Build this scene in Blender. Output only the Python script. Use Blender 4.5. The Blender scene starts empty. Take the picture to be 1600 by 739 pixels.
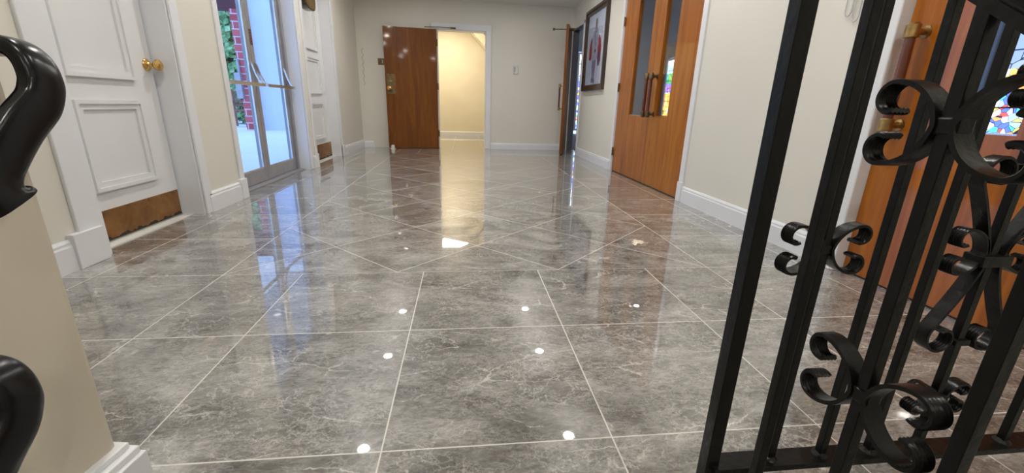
import bpy, bmesh, math, random
from mathutils import Vector, Matrix
random.seed(7)
R = math.radians
PI = math.pi
scn = bpy.context.scene
COL = scn.collection

# ------------------------------------------------------------------ camera, sky, exposure
H = 0.726
pitch, yaw, roll, focal = 0.300526, 0.118089, -0.028051, 657.66
cyw, syw = math.cos(yaw), math.sin(yaw)
fwd = Vector((syw * math.cos(pitch), cyw * math.cos(pitch), -math.sin(pitch)))
rt0 = Vector((cyw, -syw, 0)); dn0 = fwd.cross(rt0)
rt = math.cos(roll) * rt0 + math.sin(roll) * dn0
dn = -math.sin(roll) * rt0 + math.cos(roll) * dn0
cam_d = bpy.data.cameras.new('camera')
cam = bpy.data.objects.new('camera', cam_d); COL.objects.link(cam)
m = Matrix.Identity(4)
for i in range(3):
    m[i][0] = rt[i]; m[i][1] = -dn[i]; m[i][2] = -fwd[i]
m[2][3] = H
cam.matrix_world = m
cam_d.sensor_fit = 'HORIZONTAL'; cam_d.sensor_width = 36.0
cam_d.lens = focal * 36.0 / 1600.0
cam_d.clip_start = 0.02; cam_d.clip_end = 200
scn.camera = cam
vs = scn.view_settings
vs.view_transform = 'Standard'; vs.look = 'None'; vs.gamma = 1; vs.use_curve_mapping = False
vs.exposure = 1.68

LAMP = 165.0            # strength of the downlight lenses
SKY = 0.78             # overcast sky strength
w = bpy.data.worlds.new('sky'); scn.world = w; w.use_nodes = True
wn = w.node_tree.nodes; wn.clear()
wo = wn.new('ShaderNodeOutputWorld'); wb = wn.new('ShaderNodeBackground')
wb.inputs[0].default_value = (0.38, 0.57, 1.0, 1); wb.inputs[1].default_value = SKY
w.node_tree.links.new(wb.outputs[0], wo.inputs[0])

# ------------------------------------------------------------------ node helpers
class N:
    """tiny expression wrapper over math nodes"""
    def __init__(s, nt, sock): s.nt, s.s = nt, sock
    def _m(s, op, o=None, o2=None):
        n = s.nt.nodes.new('ShaderNodeMath'); n.operation = op
        s.nt.links.new(s.s, n.inputs[0])
        for k, v in ((1, o), (2, o2)):
            if v is None: continue
            if isinstance(v, N): s.nt.links.new(v.s, n.inputs[k])
            else: n.inputs[k].default_value = v
        return N(s.nt, n.outputs[0])
    def __add__(s, o): return s._m('ADD', o)
    def __sub__(s, o): return s._m('SUBTRACT', o)
    def __mul__(s, o): return s._m('MULTIPLY', o)
    def lt(s, o): return s._m('LESS_THAN', o)
    def gt(s, o): return s._m('GREATER_THAN', o)
    def fl(s): return s._m('FLOOR')
    def mx(s, o): return s._m('MAXIMUM', o)
    def mn(s, o): return s._m('MINIMUM', o)
    def inv(s): return (s * -1.0) + 1.0
    def near(s, wd):               # 1 near integers
        f = s._m('FRACT'); g = (f - 0.5)._m('ABSOLUTE'); return g.gt(0.5 - wd)
    def at(s, v, wd): return (s - v)._m('ABSOLUTE').lt(wd)

def mat(name):
    mt = bpy.data.materials.new(name); mt.use_nodes = True
    nt = mt.node_tree
    return mt, nt, nt.nodes['Principled BSDF']

def setp(b, col=None, rough=None, metal=None, coat=None, coatr=None, ior=None, trans=None, emc=None, ems=None, spec=None):
    if col is not None: b.inputs['Base Color'].default_value = (*col, 1)
    if rough is not None: b.inputs['Roughness'].default_value = rough
    if metal is not None: b.inputs['Metallic'].default_value = metal
    if coat is not None: b.inputs['Coat Weight'].default_value = coat
    if coatr is not None: b.inputs['Coat Roughness'].default_value = coatr
    if ior is not None: b.inputs['IOR'].default_value = ior
    if spec is not None: b.inputs['Specular IOR Level'].default_value = spec
    if trans is not None: b.inputs['Transmission Weight'].default_value = trans
    if emc is not None: b.inputs['Emission Color'].default_value = (*emc, 1)
    if ems is not None: b.inputs['Emission Strength'].default_value = ems

def objco(nt, scale=(1, 1, 1), rot=(0, 0, 0)):
    tc = nt.nodes.new('ShaderNodeTexCoord'); mp = nt.nodes.new('ShaderNodeMapping')
    mp.inputs['Scale'].default_value = scale; mp.inputs['Rotation'].default_value = rot
    nt.links.new(tc.outputs['Object'], mp.inputs['Vector'])
    return mp.outputs[0]

def noise(nt, vec, scale, detail=4, rough=0.5, dist=0.0):
    n = nt.nodes.new('ShaderNodeTexNoise')
    n.inputs['Scale'].default_value = scale; n.inputs['Detail'].default_value = detail
    n.inputs['Roughness'].default_value = rough; n.inputs['Distortion'].default_value = dist
    if vec is not None: nt.links.new(vec, n.inputs['Vector'])
    return n.outputs['Fac']

def ramp(nt, fac, stops):
    r = nt.nodes.new('ShaderNodeValToRGB'); e = r.color_ramp.elements
    while len(e) < len(stops): e.new(0.5)
    for el, (p, c) in zip(e, stops):
        el.position = p; el.color = (*c, 1) if len(c) == 3 else c
    nt.links.new(fac, r.inputs[0]); return r.outputs[0]

def mixc(nt, fac, a, b, mode='MIX'):
    n = nt.nodes.new('ShaderNodeMix'); n.data_type = 'RGBA'; n.blend_type = mode
    for sock, v in ((n.inputs[0], fac), (n.inputs[6], a), (n.inputs[7], b)):
        if isinstance(v, (int, float)): sock.default_value = v
        elif isinstance(v, tuple): sock.default_value = (*v, 1)
        else: nt.links.new(v.s if isinstance(v, N) else v, sock)
    return n.outputs[2]

def bump(nt, b, h, strength, dist=0.01):
    n = nt.nodes.new('ShaderNodeBump'); n.inputs['Strength'].default_value = strength
    n.inputs['Distance'].default_value = dist
    nt.links.new(h.s if isinstance(h, N) else h, n.inputs['Height'])
    nt.links.new(n.outputs[0], b.inputs['Normal'])

M = {}
def simple(key, col, rough=0.5, var=0.06, nscale=3.0, bmp=0.0, bscale=60, **k):
    mt, nt, b = mat(key); setp(b, col, rough, **k)
    co = objco(nt)
    f = noise(nt, co, nscale, 3)
    lo = tuple(c * (1 - var) for c in col); hi = tuple(min(1, c * (1 + var)) for c in col)
    nt.links.new(ramp(nt, f, [(0.3, lo), (0.7, hi)]), b.inputs['Base Color'])
    if bmp: bump(nt, b, noise(nt, co, bscale, 3), bmp, 0.004)
    M[key] = mt
    return mt

simple('cream_paint', (0.73, 0.71, 0.635), 0.42, 0.025, 1.2, 0.15, 14)
simple('stair_paint', (0.58, 0.535, 0.43), 0.5, 0.03, 1.0, 0.1, 14)
simple('warm_paint', (0.80, 0.735, 0.58), 0.5, 0.03)
simple('ceiling_paint', (0.80, 0.79, 0.76), 0.8, 0.02)
simple('trim_white', (0.76, 0.775, 0.80), 0.30, 0.02, 4, 0.06, 20)
simple('door_white', (0.74, 0.75, 0.76), 0.34, 0.02, 4, 0.05, 25)
simple('grout_line', (0.75, 0.74, 0.70), 0.6)
simple('brass', (0.72, 0.46, 0.16), 0.22, 0.15, 30, metal=1.0)
simple('aged_brass', (0.40, 0.27, 0.11), 0.35, 0.25, 30, metal=1.0)
simple('bronze', (0.17, 0.12, 0.06), 0.4, 0.3, 25, metal=0.9)
simple('black_iron', (0.0035, 0.0035, 0.003), 0.30, 0.3, 20, 0.4, 45, spec=0.24)
simple('black_gloss', (0.004, 0.004, 0.0045), 0.24, 0.3, 12, 0.3, 18, spec=0.25)
simple('aluminium', (0.36, 0.36, 0.385), 0.38, 0.08, 12, metal=0.4)
simple('bright_steel', (0.72, 0.72, 0.72), 0.25, 0.05, metal=1.0)
simple('plastic_white', (0.75, 0.73, 0.68), 0.4)
simple('plastic_dark', (0.05, 0.045, 0.04), 0.4)
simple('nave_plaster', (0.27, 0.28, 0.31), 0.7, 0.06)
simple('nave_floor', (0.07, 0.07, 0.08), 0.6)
simple('pale_concrete', (0.78, 0.80, 0.84), 0.8, 0.05, 0.6)
simple('white_stucco', (0.62, 0.68, 0.80), 0.8, 0.02)
simple('awning_red', (0.10, 0.022, 0.03), 0.7, 0.2)
simple('bark', (0.10, 0.075, 0.06), 0.9, 0.3, 8)
simple('bench_wood', (0.28, 0.13, 0.11), 0.6, 0.2, 8)
simple('mat_paper', (0.78, 0.77, 0.86), 0.35, 0.06, 4)
simple('suit_white', (0.48, 0.47, 0.56), 0.4, 0.1, 20)
simple('chair_red', (0.45, 0.05, 0.04), 0.4, 0.2, 20)
simple('skin', (0.16, 0.07, 0.04), 0.5, 0.1)
simple('trousers', (0.30, 0.22, 0.34), 0.5, 0.1, 20)
simple('shoe_dark', (0.06, 0.03, 0.04), 0.4)
simple('robe_dark', (0.12, 0.05, 0.12), 0.4, 0.2, 20)
simple('rubber', (0.02, 0.02, 0.02), 0.7)
simple('silver_wire', (0.60, 0.60, 0.62), 0.3, metal=0.8)

def wood(key, c1, c2, c3, rough=0.22, coat=0.6, spec=0.5):
    mt, nt, b = mat(key); setp(b, c2, rough, coat=coat, coatr=0.06, spec=spec)
    co = objco(nt, (5.0, 5.0, 0.42))
    f1 = noise(nt, co, 2.2, 5, 0.6, 1.6)
    co2 = objco(nt, (55, 55, 1.3))
    f2 = noise(nt, co2, 2.0, 3, 0.6, 0.4)
    base = ramp(nt, f1, [(0.28, c1), (0.5, c2), (0.72, c3)])
    fine = ramp(nt, f2, [(0.35, (0.72, 0.68, 0.62)), (0.65, (1, 1, 1))])
    nt.links.new(mixc(nt, 0.35, base, fine, 'MULTIPLY'), b.inputs['Base Color'])
    bump(nt, b, f2, 0.03, 0.002)
    M[key] = mt
wood('wood_orange', (0.25, 0.070, 0.005), (0.36, 0.108, 0.007), (0.45, 0.150, 0.011), 0.5, 0.6, 0.15)
wood('wood_brown', (0.125, 0.036, 0.003), (0.18, 0.056, 0.005), (0.245, 0.086, 0.009), 0.42, 0.25, 0.2)
wood('wood_red', (0.085, 0.020, 0.010), (0.13, 0.032, 0.014), (0.18, 0.05, 0.02), 0.2, 0.6)
wood('wood_frame', (0.018, 0.011, 0.008), (0.04, 0.020, 0.011), (0.09, 0.042, 0.018), 0.3, 0.3)

# kick plate: worn brown brass
mt, nt, b = mat('kick_plate'); setp(b, (0.3, 0.14, 0.04), 0.42, metal=0.55)
co = objco(nt)
f = noise(nt, co, 7, 6, 0.65, 1.0)
c = ramp(nt, f, [(0.3, (0.17, 0.075, 0.025)), (0.55, (0.30, 0.145, 0.045)), (0.75, (0.40, 0.21, 0.075))])
nt.links.new(c, b.inputs['Base Color']); M['kick_plate'] = mt
# grimy lower edge
simple('grime', (0.03, 0.02, 0.012), 0.8, 0.4, 60)

# brick
mt, nt, b = mat('red_brick'); setp(b, (0.5, 0.1, 0.1), 0.85)
co = objco(nt, (1, 1, 1), (R(90), 0, 0))
br = nt.nodes.new('ShaderNodeTexBrick'); nt.links.new(co, br.inputs['Vector'])
br.inputs['Color1'].default_value = (0.42, 0.075, 0.085, 1); br.inputs['Color2'].default_value = (0.55, 0.12, 0.13, 1)
br.inputs['Mortar'].default_value = (0.6, 0.5, 0.55, 1); br.inputs['Scale'].default_value = 1.0
br.inputs['Brick Width'].default_value = 0.40; br.inputs['Row Height'].default_value = 0.16; br.inputs['Mortar Size'].default_value = 0.012
nt.links.new(br.outputs[0], b.inputs['Base Color']); M['red_brick'] = mt

# foliage
mt, nt, b = mat('foliage'); setp(b, (0.2, 0.4, 0.15), 0.6)
co = objco(nt)
f = noise(nt, co, 5, 5, 0.7)
nt.links.new(ramp(nt, f, [(0.35, (0.10, 0.24, 0.10)), (0.52, (0.32, 0.55, 0.25)), (0.7, (0.62, 0.80, 0.50))]), b.inputs['Base Color'])
M['foliage'] = mt

# clear glass panes: thin sheet = transparent + fresnel gloss
def thin_glass(key, tint, refl=1.0):
    mt = bpy.data.materials.new(key); mt.use_nodes = True; nt = mt.node_tree; nt.nodes.clear()
    o = nt.nodes.new('ShaderNodeOutputMaterial'); mx = nt.nodes.new('ShaderNodeMixShader')
    t = nt.nodes.new('ShaderNodeBsdfTransparent'); g = nt.nodes.new('ShaderNodeBsdfGlossy'); fr = nt.nodes.new('ShaderNodeFresnel')
    t.inputs[0].default_value = (*tint, 1); g.inputs['Roughness'].default_value = 0.02
    geo = nt.nodes.new('ShaderNodeNewGeometry'); mr = nt.nodes.new('ShaderNodeMapRange')
    mr.inputs['To Min'].default_value = 1.45; mr.inputs['To Max'].default_value = 1 / 1.45
    nt.links.new(geo.outputs['Backfacing'], mr.inputs['Value']); nt.links.new(mr.outputs[0], fr.inputs[0])
    ml = nt.nodes.new('ShaderNodeMath'); ml.operation = 'MULTIPLY'; ml.inputs[1].default_value = refl
    nt.links.new(fr.outputs[0], ml.inputs[0]); nt.links.new(ml.outputs[0], mx.inputs[0])
    nt.links.new(t.outputs[0], mx.inputs[1]); nt.links.new(g.outputs[0], mx.inputs[2]); nt.links.new(mx.outputs[0], o.inputs[0])
    M[key] = mt
thin_glass('clear_glass', (0.93, 0.97, 1.0), 0.18)
thin_glass('door_lite_glass', (0.90, 0.93, 0.96), 0.9)

def emis(key, col, s):
    mt, nt, b = mat(key); setp(b, (0.8, 0.8, 0.8), 0.5, emc=col, ems=s); M[key] = mt
emis('lamp_lens', (1.0, 0.955, 0.89), LAMP)
emis('lamp_lens_warm', (1.0, 0.86, 0.64), 10.5)

# stained glass: leaded cells in bright colours, daylight behind
def stained(key, stops, scale, s, lw=0.035):
    mt, nt, b = mat(key); setp(b, (0.02, 0.02, 0.02), 0.3)
    co = objco(nt)
    v = nt.nodes.new('ShaderNodeTexVoronoi'); v.inputs['Scale'].default_value = scale; nt.links.new(co, v.inputs['Vector'])
    v2 = nt.nodes.new('ShaderNodeTexVoronoi'); v2.feature = 'DISTANCE_TO_EDGE'; v2.inputs['Scale'].default_value = scale; nt.links.new(co, v2.inputs['Vector'])
    sep = nt.nodes.new('ShaderNodeSeparateColor'); nt.links.new(v.outputs['Color'], sep.inputs[0])
    cr = nt.nodes.new('ShaderNodeValToRGB'); cr.color_ramp.interpolation = 'CONSTANT'; e = cr.color_ramp.elements
    while len(e) < len(stops): e.new(0.5)
    for i, (el, c) in enumerate(zip(e, stops)): el.position = i / len(stops); el.color = (*c, 1)
    nt.links.new(sep.outputs[0], cr.inputs[0])
    lead = N(nt, v2.outputs['Distance']).gt(lw)
    nt.links.new(cr.outputs[0], b.inputs['Emission Color'])
    nt.links.new((lead * s).s, b.inputs['Emission Strength'])
    M[key] = mt
BL = (0.10, 0.16, 0.95); LB = (0.35, 0.62, 1.0); WH = (0.9, 0.92, 1.0); RD = (0.9, 0.08, 0.06); GR = (0.10, 0.55, 0.15)
YL = (1.0, 0.62, 0.10); PU = (0.35, 0.16, 0.9); TE = (0.08, 0.7, 0.75); OR = (0.95, 0.35, 0.08); CR = (0.95, 0.85, 0.6)
stained('glass_blue', [BL, LB, WH, RD, BL, YL, TE, BL, OR, WH], 17, 0.85)
stained('glass_pale', [(0.30, 0.40, 0.72), (0.34, 0.44, 0.75), (0.38, 0.47, 0.78)], 3.2, 0.62, 0.012)
stained('glass_sky', [WH, LB, WH, LB, (0.6, 0.8, 0.95), WH], 7, 0.95)
stained('glass_gold', [YL, OR, CR, YL, (0.75, 0.35, 0.10), WH, YL], 11, 0.9)
stained('glass_green', [GR, (0.35, 0.6, 0.15), TE, GR], 9, 0.7)
stained('glass_violet', [PU, BL, PU, RD, (0.55, 0.3, 0.9)], 9, 0.9)

# ------------------------------------------------------------------ polished marble tile floor
TS, TX, TY = 0.51985, -0.18305, 1.80061
def floor_material():
    mt, nt, b = mat('marble_tile')
    tc = nt.nodes.new('ShaderNodeTexCoord'); sp = nt.nodes.new('ShaderNodeSeparateXYZ')
    nt.links.new(tc.outputs['Object'], sp.inputs[0])
    u = (N(nt, sp.outputs[0]) - TX) * (1 / TS); v = (N(nt, sp.outputs[1]) - TY) * (1 / TS)
    wd = 0.0036
    U0, U1, V1 = -1.631, 2.614, 9.4
    inx = u.gt(U0) * u.lt(U1)
    diag = inx * v.gt(0.0) * v.lt(V1)
    near = inx * diag.inv()
    outer = inx.inv()
    a = ((u + 0.2244) - v) * 0.70711; c = ((u + 0.2244) + v) * 0.70711
    g_d = diag * a.near(wd).mx(c.near(wd))
    g_n = near * u.near(wd).mx(v.near(wd))
    g_o = outer * v.near(wd).mx(u.at(-2.60, wd)).mx(u.at(3.60, wd))
    g = g_d.mx(g_n).mx(g_o).mx(u.at(U0, wd)).mx(u.at(U1, wd))
    # per-tile id
    idx = diag * a.fl() + near * (u.fl() + 31) + outer * (u.gt(0.0) * 7 + 57)
    idy = diag * c.fl() + diag.inv() * (v.fl() + 17)
    cb = nt.nodes.new('ShaderNodeCombineXYZ'); nt.links.new(idx.s, cb.inputs[0]); nt.links.new(idy.s, cb.inputs[1])
    wnz = nt.nodes.new('ShaderNodeTexWhiteNoise'); wnz.noise_dimensions = '3D'; nt.links.new(cb.outputs[0], wnz.inputs['Vector'])
    ms = nt.nodes.new('ShaderNodeVectorMath'); ms.operation = 'MULTIPLY_ADD'
    nt.links.new(wnz.outputs['Color'], ms.inputs[0]); ms.inputs[1].default_value = (9, 9, 9)
    nt.links.new(tc.outputs['Object'], ms.inputs[2])
    P = ms.outputs[0]
    def mp(scale, rz):
        n = nt.nodes.new('ShaderNodeMapping'); n.inputs['Scale'].default_value = scale; n.inputs['Rotation'].default_value = (0, 0, rz)
        nt.links.new(P, n.inputs[0]); return n.outputs[0]
    pa = mp((1.0, 1.7, 1), R(20))
    big = noise(nt, pa, 2.6, 8, 0.62, 1.4)
    base = ramp(nt, big, [(0.32, (0.100, 0.092, 0.080)), (0.45, (0.190, 0.182, 0.167)), (0.56, (0.29, 0.282, 0.266)), (0.70, (0.43, 0.42, 0.395))])
    mid = noise(nt, mp((1.0, 2.6, 1), R(-30)), 13, 8, 0.72, 2.2)
    base = mixc(nt, 0.75, base, ramp(nt, mid, [(0.30, (0.42, 0.41, 0.40)), (0.50, (0.95, 0.95, 0.95)), (0.70, (1.5, 1.5, 1.5))]), 'MULTIPLY')
    # warped coordinates for crackle
    wz = nt.nodes.new('ShaderNodeTexNoise'); wz.inputs['Scale'].default_value = 7.0; wz.inputs['Detail'].default_value = 5; wz.inputs['Roughness'].default_value = 0.65
    nt.links.new(P, wz.inputs['Vector'])
    def warp(vec, amt):
        n = nt.nodes.new('ShaderNodeVectorMath'); n.operation = 'MULTIPLY_ADD'
        nt.links.new(wz.outputs['Color'], n.inputs[0]); n.inputs[1].default_value = (amt, amt, amt); nt.links.new(vec, n.inputs[2]); return n.outputs[0]
    def vedge(vec, scale):
        n = nt.nodes.new('ShaderNodeTexVoronoi'); n.feature = 'DISTANCE_TO_EDGE'; n.inputs['Scale'].default_value = scale
        nt.links.new(vec, n.inputs['Vector']); return n.outputs['Distance']
    def layer(base, vec, amt, scale, w1, mscale, m0, m1, strength, col):
        e = ramp(nt, vedge(warp(vec, amt), scale), [(0.0, (1, 1, 1)), (w1 * 0.45, (0.45, 0.45, 0.45)), (w1, (0, 0, 0))])
        mk = ramp(nt, noise(nt, vec, mscale, 5, 0.65), [(m0, (0, 0, 0)), (m1, (strength,) * 3)])
        return mixc(nt, mixc(nt, 1.0, e, mk, 'MULTIPLY'), base, col)
    base = layer(base, mp((1.0, 2.1, 1), R(35)), 0.28, 22, 0.10, 4.0, 0.42, 0.60, 0.60, (0.50, 0.485, 0.45))
    base = layer(base, mp((1.0, 1.8, 1), R(-20)), 0.22, 38, 0.13, 6.0, 0.45, 0.60, 0.55, (0.47, 0.455, 0.42))
    base = layer(base, mp((1.0, 1.5, 1), R(70)), 0.30, 13, 0.045, 3.0, 0.44, 0.58, 0.75, (0.58, 0.565, 0.52))
    base = layer(base, mp((0.9, 2.4, 1), R(25)), 0.16, 2.6, 0.014, 3.6, 0.50, 0.57, 0.95, (0.66, 0.64, 0.59))
    base = layer(base, mp((0.9, 2.0, 1), R(-50)), 0.16, 2.2, 0.010, 4.6, 0.51, 0.57, 0.80, (0.62, 0.60, 0.56))
    # dark flecks
    dk = ramp(nt, noise(nt, mp((1.0, 1.9, 1), R(15)), 30, 6, 0.75, 1.5), [(0.36, (0.50, 0.49, 0.48)), (0.50, (1, 1, 1))])
    base = mixc(nt, 0.8, base, dk, 'MULTIPLY')
    base = mixc(nt, g, base, (0.62, 0.605, 0.56))
    nt.links.new(base, b.inputs['Base Color'])
    nt.links.new((g * 0.3 + 0.26).s, b.inputs['Roughness'])
    setp(b, ior=1.5, spec=0.22)
    nt.links.new(g.inv().s, b.inputs['Coat Weight'])
    b.inputs['Coat Roughness'].default_value = 0.012; b.inputs['Coat IOR'].default_value = 1.72
    wav = noise(nt, mp((1, 1, 1), 0), 2.3, 1, 0.4, 0.3)
    tilt = N(nt, wav)
    bump(nt, b, tilt, 0.09, 0.008)
    M['marble_tile'] = mt
floor_material()

# ------------------------------------------------------------------ mesh helpers
class MB:
    def __init__(s): s.bm = bmesh.new()
    def box(s, x0, x1, y0, y1, z0, z1, bev=0.0, rot=None, piv=None):
        r = bmesh.ops.create_cube(s.bm, size=1.0); vs_ = r['verts']
        for v in vs_:
            v.co = Vector(((x0 + x1) / 2 + v.co.x * (x1 - x0), (y0 + y1) / 2 + v.co.y * (y1 - y0), (z0 + z1) / 2 + v.co.z * (z1 - z0)))
        if bev:
            ed = list({e for v in vs_ for e in v.link_edges})
            rb = bmesh.ops.bevel(s.bm, geom=ed, offset=bev, segments=2, affect='EDGES', profile=0.5)
            vs_ = list({v for f in rb['faces'] for v in f.verts} | {v for v in vs_ if v.is_valid})
        if rot is not None:
            pv = Vector(piv)
            for v in vs_: v.co = rot @ (v.co - pv) + pv
        return s
    def poly_prism(s, pts, axis, a, b_):
        """pts 2D; axis 'x','y','z' is the extrusion axis from a to b_"""
        def mk(p, t):
            if axis == 'x': return Vector((t, p[0], p[1]))
            if axis == 'y': return Vector((p[0], t, p[1]))
            return Vector((p[0], p[1], t))
        A = [s.bm.verts.new(mk(p, a)) for p in pts]; B = [s.bm.verts.new(mk(p, b_)) for p in pts]
        s.bm.faces.new(A); s.bm.faces.new(B[::-1]); n = len(pts)
        for i in range(n): s.bm.faces.new((A[i], B[i], B[(i + 1) % n], A[(i + 1) % n]))
        return s
    def sweep(s, path, section, ups, scale=None, closed=False):
        """section: list of (a along up, b along side)"""
        n = len(path); path = [Vector(p) for p in path]; rings = []
        for i, p in enumerate(path):
            t = (path[min(i + 1, n - 1)] - path[max(i - 1, 0)]).normalized()
            up = Vector(ups[i] if isinstance(ups, list) else ups); up = (up - t * up.dot(t)).normalized()
            sd = t.cross(up); k = scale[i] if scale else 1.0
            ka, kb = (k if isinstance(k, tuple) else (k, k))
            sec_i = section[i] if isinstance(section[0][0], tuple) else section
            rings.append([s.bm.verts.new(p + up * a * ka + sd * b_ * kb) for a, b_ in sec_i])
        m_ = len(sec_i)
        for i in range(n - 1):
            for j in range(m_):
                s.bm.faces.new((rings[i][j], rings[i][(j + 1) % m_], rings[i + 1][(j + 1) % m_], rings[i + 1][j]))
        s.bm.faces.new(rings[0][::-1]); s.bm.faces.new(rings[-1])
        return s
    def tube(s, path, r, n=12, up=(0.13, 0.21, 0.97), radii=None):
        sec = [(math.cos(2 * PI * i / n) * r, math.sin(2 * PI * i / n) * r) for i in range(n)]
        return s.sweep(path, sec, up, radii)
    def lathe(s, prof, c, axis, n=24):
        """prof: list of (t along axis, radius)"""
        ax = Vector(axis).normalized(); up = Vector((0, 0, 1)) if abs(ax.z) < 0.9 else Vector((1, 0, 0))
        a = ax.cross(up).normalized(); b_ = ax.cross(a); c = Vector(c); rings = []
        for t, r in prof:
            r = max(r, 1e-5)
            rings.append([s.bm.verts.new(c + ax * t + (a * math.cos(2 * PI * i / n) + b_ * math.sin(2 * PI * i / n)) * r) for i in range(n)])
        for i in range(len(prof) - 1):
            for j in range(n):
                s.bm.faces.new((rings[i][j], rings[i][(j + 1) % n], rings[i + 1][(j + 1) % n], rings[i + 1][j]))
        s.bm.faces.new(rings[0][::-1]); s.bm.faces.new(rings[-1])
        return s
    def build(s, name, material, parent=None, base=(0, 0, 0), smooth=False, mods=None):
        bmesh.ops.recalc_face_normals(s.bm, faces=s.bm.faces[:])
        base = Vector(parent['_b']) if parent is not None and '_b' in parent else Vector(base)
        for v in s.bm.verts: v.co -= base
        me = bpy.data.meshes.new(name); s.bm.to_mesh(me); s.bm.free()
        o = bpy.data.objects.new(name, me); COL.objects.link(o)
        me.materials.append(M[material])
        if smooth:
            for p in me.polygons: p.use_smooth = True
            me.set_sharp_from_angle(angle=R(38))
        o['_b'] = tuple(base)
        if parent is None: o.location = base
        else: o.parent = parent
        return o

def tag(o, label, cat=None, group=None, kind=None):
    if label: o['label'] = label
    if cat: o['category'] = cat
    if group: o['group'] = group
    if kind: o['kind'] = kind
    return o
def thing(name, loc, label, cat, group=None, kind=None):
    e = bpy.data.objects.new(name, None); COL.objects.link(e); e.location = loc; e['_b'] = tuple(loc)
    e.empty_display_size = 0.1
    return tag(e, label, cat, group, kind)
def copy_tree(o, dloc, parent=None):
    c = o.copy(); COL.objects.link(c)
    if parent is None: c.location = Vector(o.location) + Vector(dloc)
    else: c.parent = parent
    for ch in list(o.children): copy_tree(ch, dloc, c)
    return c

# ------------------------------------------------------------------ key planes
WL, WR, YB = -1.672, 1.806, 7.468
CZ = 2.28
XL2, XR2 = WL - 0.20, WR + 0.10      # far faces of the side walls
DX = -1.80                           # face of the recessed doors on the left

# floor
f = MB()
f.box(XL2, XR2, 0.56, YB + 0.14, -0.12, 0.0)
f.box(-1.4, 1.6, YB + 0.14, 10.62, -0.12, 0.0)
f.box(XL2, -0.80, -2.6, 0.56, -0.12, 0.0)
f.box(XR2, XR2 + 0.05, 0.56, 7.6, -0.12, -0.001)
tag(f.build('floor', 'marble_tile'), 'polished grey marble tile floor with pale grout and a diagonal field', 'floor', kind='structure')

# stairs below the landing
st = MB()
for i in range(9):
    st.box(-0.80, 0.445, 0.56 - 0.21 * (i + 1), 0.56 - 0.21 * i, -1.62, -0.168 * (i + 1))
tag(st.build('stairs', 'marble_tile'), 'grey tiled stairs going down from the landing edge', 'stairs', kind='structure')
lf = MB(); lf.box(-3.2, XR2, -3.2, 0.56, -1.75, -1.62)
tag(lf.build('floor_lower', 'marble_tile'), 'lower hall floor at the foot of the stairs', 'floor', kind='structure')

# ceiling
c_ = MB()
c_.box(-3.2, XR2 + 0.1, -3.2, YB + 0.14, CZ, CZ + 0.1)
tag(c_.build('ceiling', 'ceiling_paint'), 'white painted lobby ceiling with round recessed lights', 'ceiling', kind='structure')

# left wall with three recesses
D1 = (2.06, 2.868); G = (3.40, 4.865); D2 = (5.09, 6.12)
DH = 2.05
wl = MB()
def seg(y0, y1, z0=0.0, z1=CZ): wl.box(XL2, WL, y0, y1, z0, z1)
seg(-2.6, D1[0]); seg(D1[1], G[0]); seg(G[1], D2[0]); seg(D2[1], YB + 0.14)
seg(D1[0], D1[1], DH); seg(G[0], G[1], DH + 0.06); seg(D2[0], D2[1], DH)
tag(wl.build('wall_left', 'cream_paint'), 'cream wall on the left holding two white doors and the glass entrance', 'wall', kind='structure')

# right wall
E1 = (3.34, 5.045); E2 = (6.78, 7.45); E0 = (0.80, 1.735)
wr = MB()
def segr(y0, y1, z0=0.0, z1=CZ): wr.box(WR, XR2, y0, y1, z0, z1)
wr.box(WR, XR2, -3.2, 0.56, -1.62, CZ)
segr(0.56, E0[0]); segr(E0[1], E1[0]); segr(E1[1], E2[0]); segr(E2[1], YB + 0.14)
segr(E0[0], E0[1], DH); segr(E1[0], E1[1], DH); segr(E2[0], E2[1], 1.93)
tag(wr.build('wall_right', 'cream_paint'), 'cream wall on the right with the varnished wooden doors', 'wall', kind='structure')

# back wall
BX = (-0.415, 0.375); BH = 1.862
wbk = MB()
wbk.box(XL2, BX[0], YB, YB + 0.14, 0, CZ); wbk.box(BX[1], XR2, YB, YB + 0.14, 0, CZ); wbk.box(BX[0], BX[1], YB, YB + 0.14, BH, CZ)
tag(wbk.build('wall_back', 'cream_paint'), 'cream end wall with the open doorway', 'wall', kind='structure')

# hall behind the camera
wf = MB(); wf.box(-3.2, XR2, -3.3, -3.2, -1.62, CZ); wf.box(-3.3, -3.2, -3.2, 0.7, -1.62, CZ)
wf.box(-3.2, XL2, 0.7, 0.8, -1.62, CZ); wf.box(XL2, -0.8, -2.62, -2.6, -1.62, -0.12)
wf.box(-0.80, 0.445, 0.54, 0.555, -1.62, -0.12); wf.box(0.445, XR2, 0.54, 0.555, -1.62, -0.12)
tag(wf.build('wall_front', 'cream_paint'), 'cream walls of the stair hall behind the railing', 'wall', kind='structure')

# stair side wall on the left, its end corner on the landing
ANG = R(-8.0)
RS = Matrix.Rotation(ANG, 3, 'Z'); PV = (-0.640, 0.705, 0)
ws = MB(); ws.box(-0.80, -0.640, -2.7, 0.705, -1.62, CZ, 0.012, RS, PV)
tag(ws.build('wall_stair', 'stair_paint'), 'tan side wall of the stairs at the left edge, its corner on the tiles', 'wall', kind='structure')
bs = MB()
for (o0, z0, z1) in ((0.034, 0.0, 0.082), (0.026, 0.082, 0.096), (0.014, 0.096, 0.108)):
    bs.box(-0.802 - 0.0, -0.640 + o0, -2.7, 0.705 + o0 * 0.5, z0, z1, 0.002, RS, PV)
tag(bs.build('baseboard_stair', 'trim_white'), 'white stepped baseboard wrapping the corner of the tan stair wall', 'baseboard', kind='structure')

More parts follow.
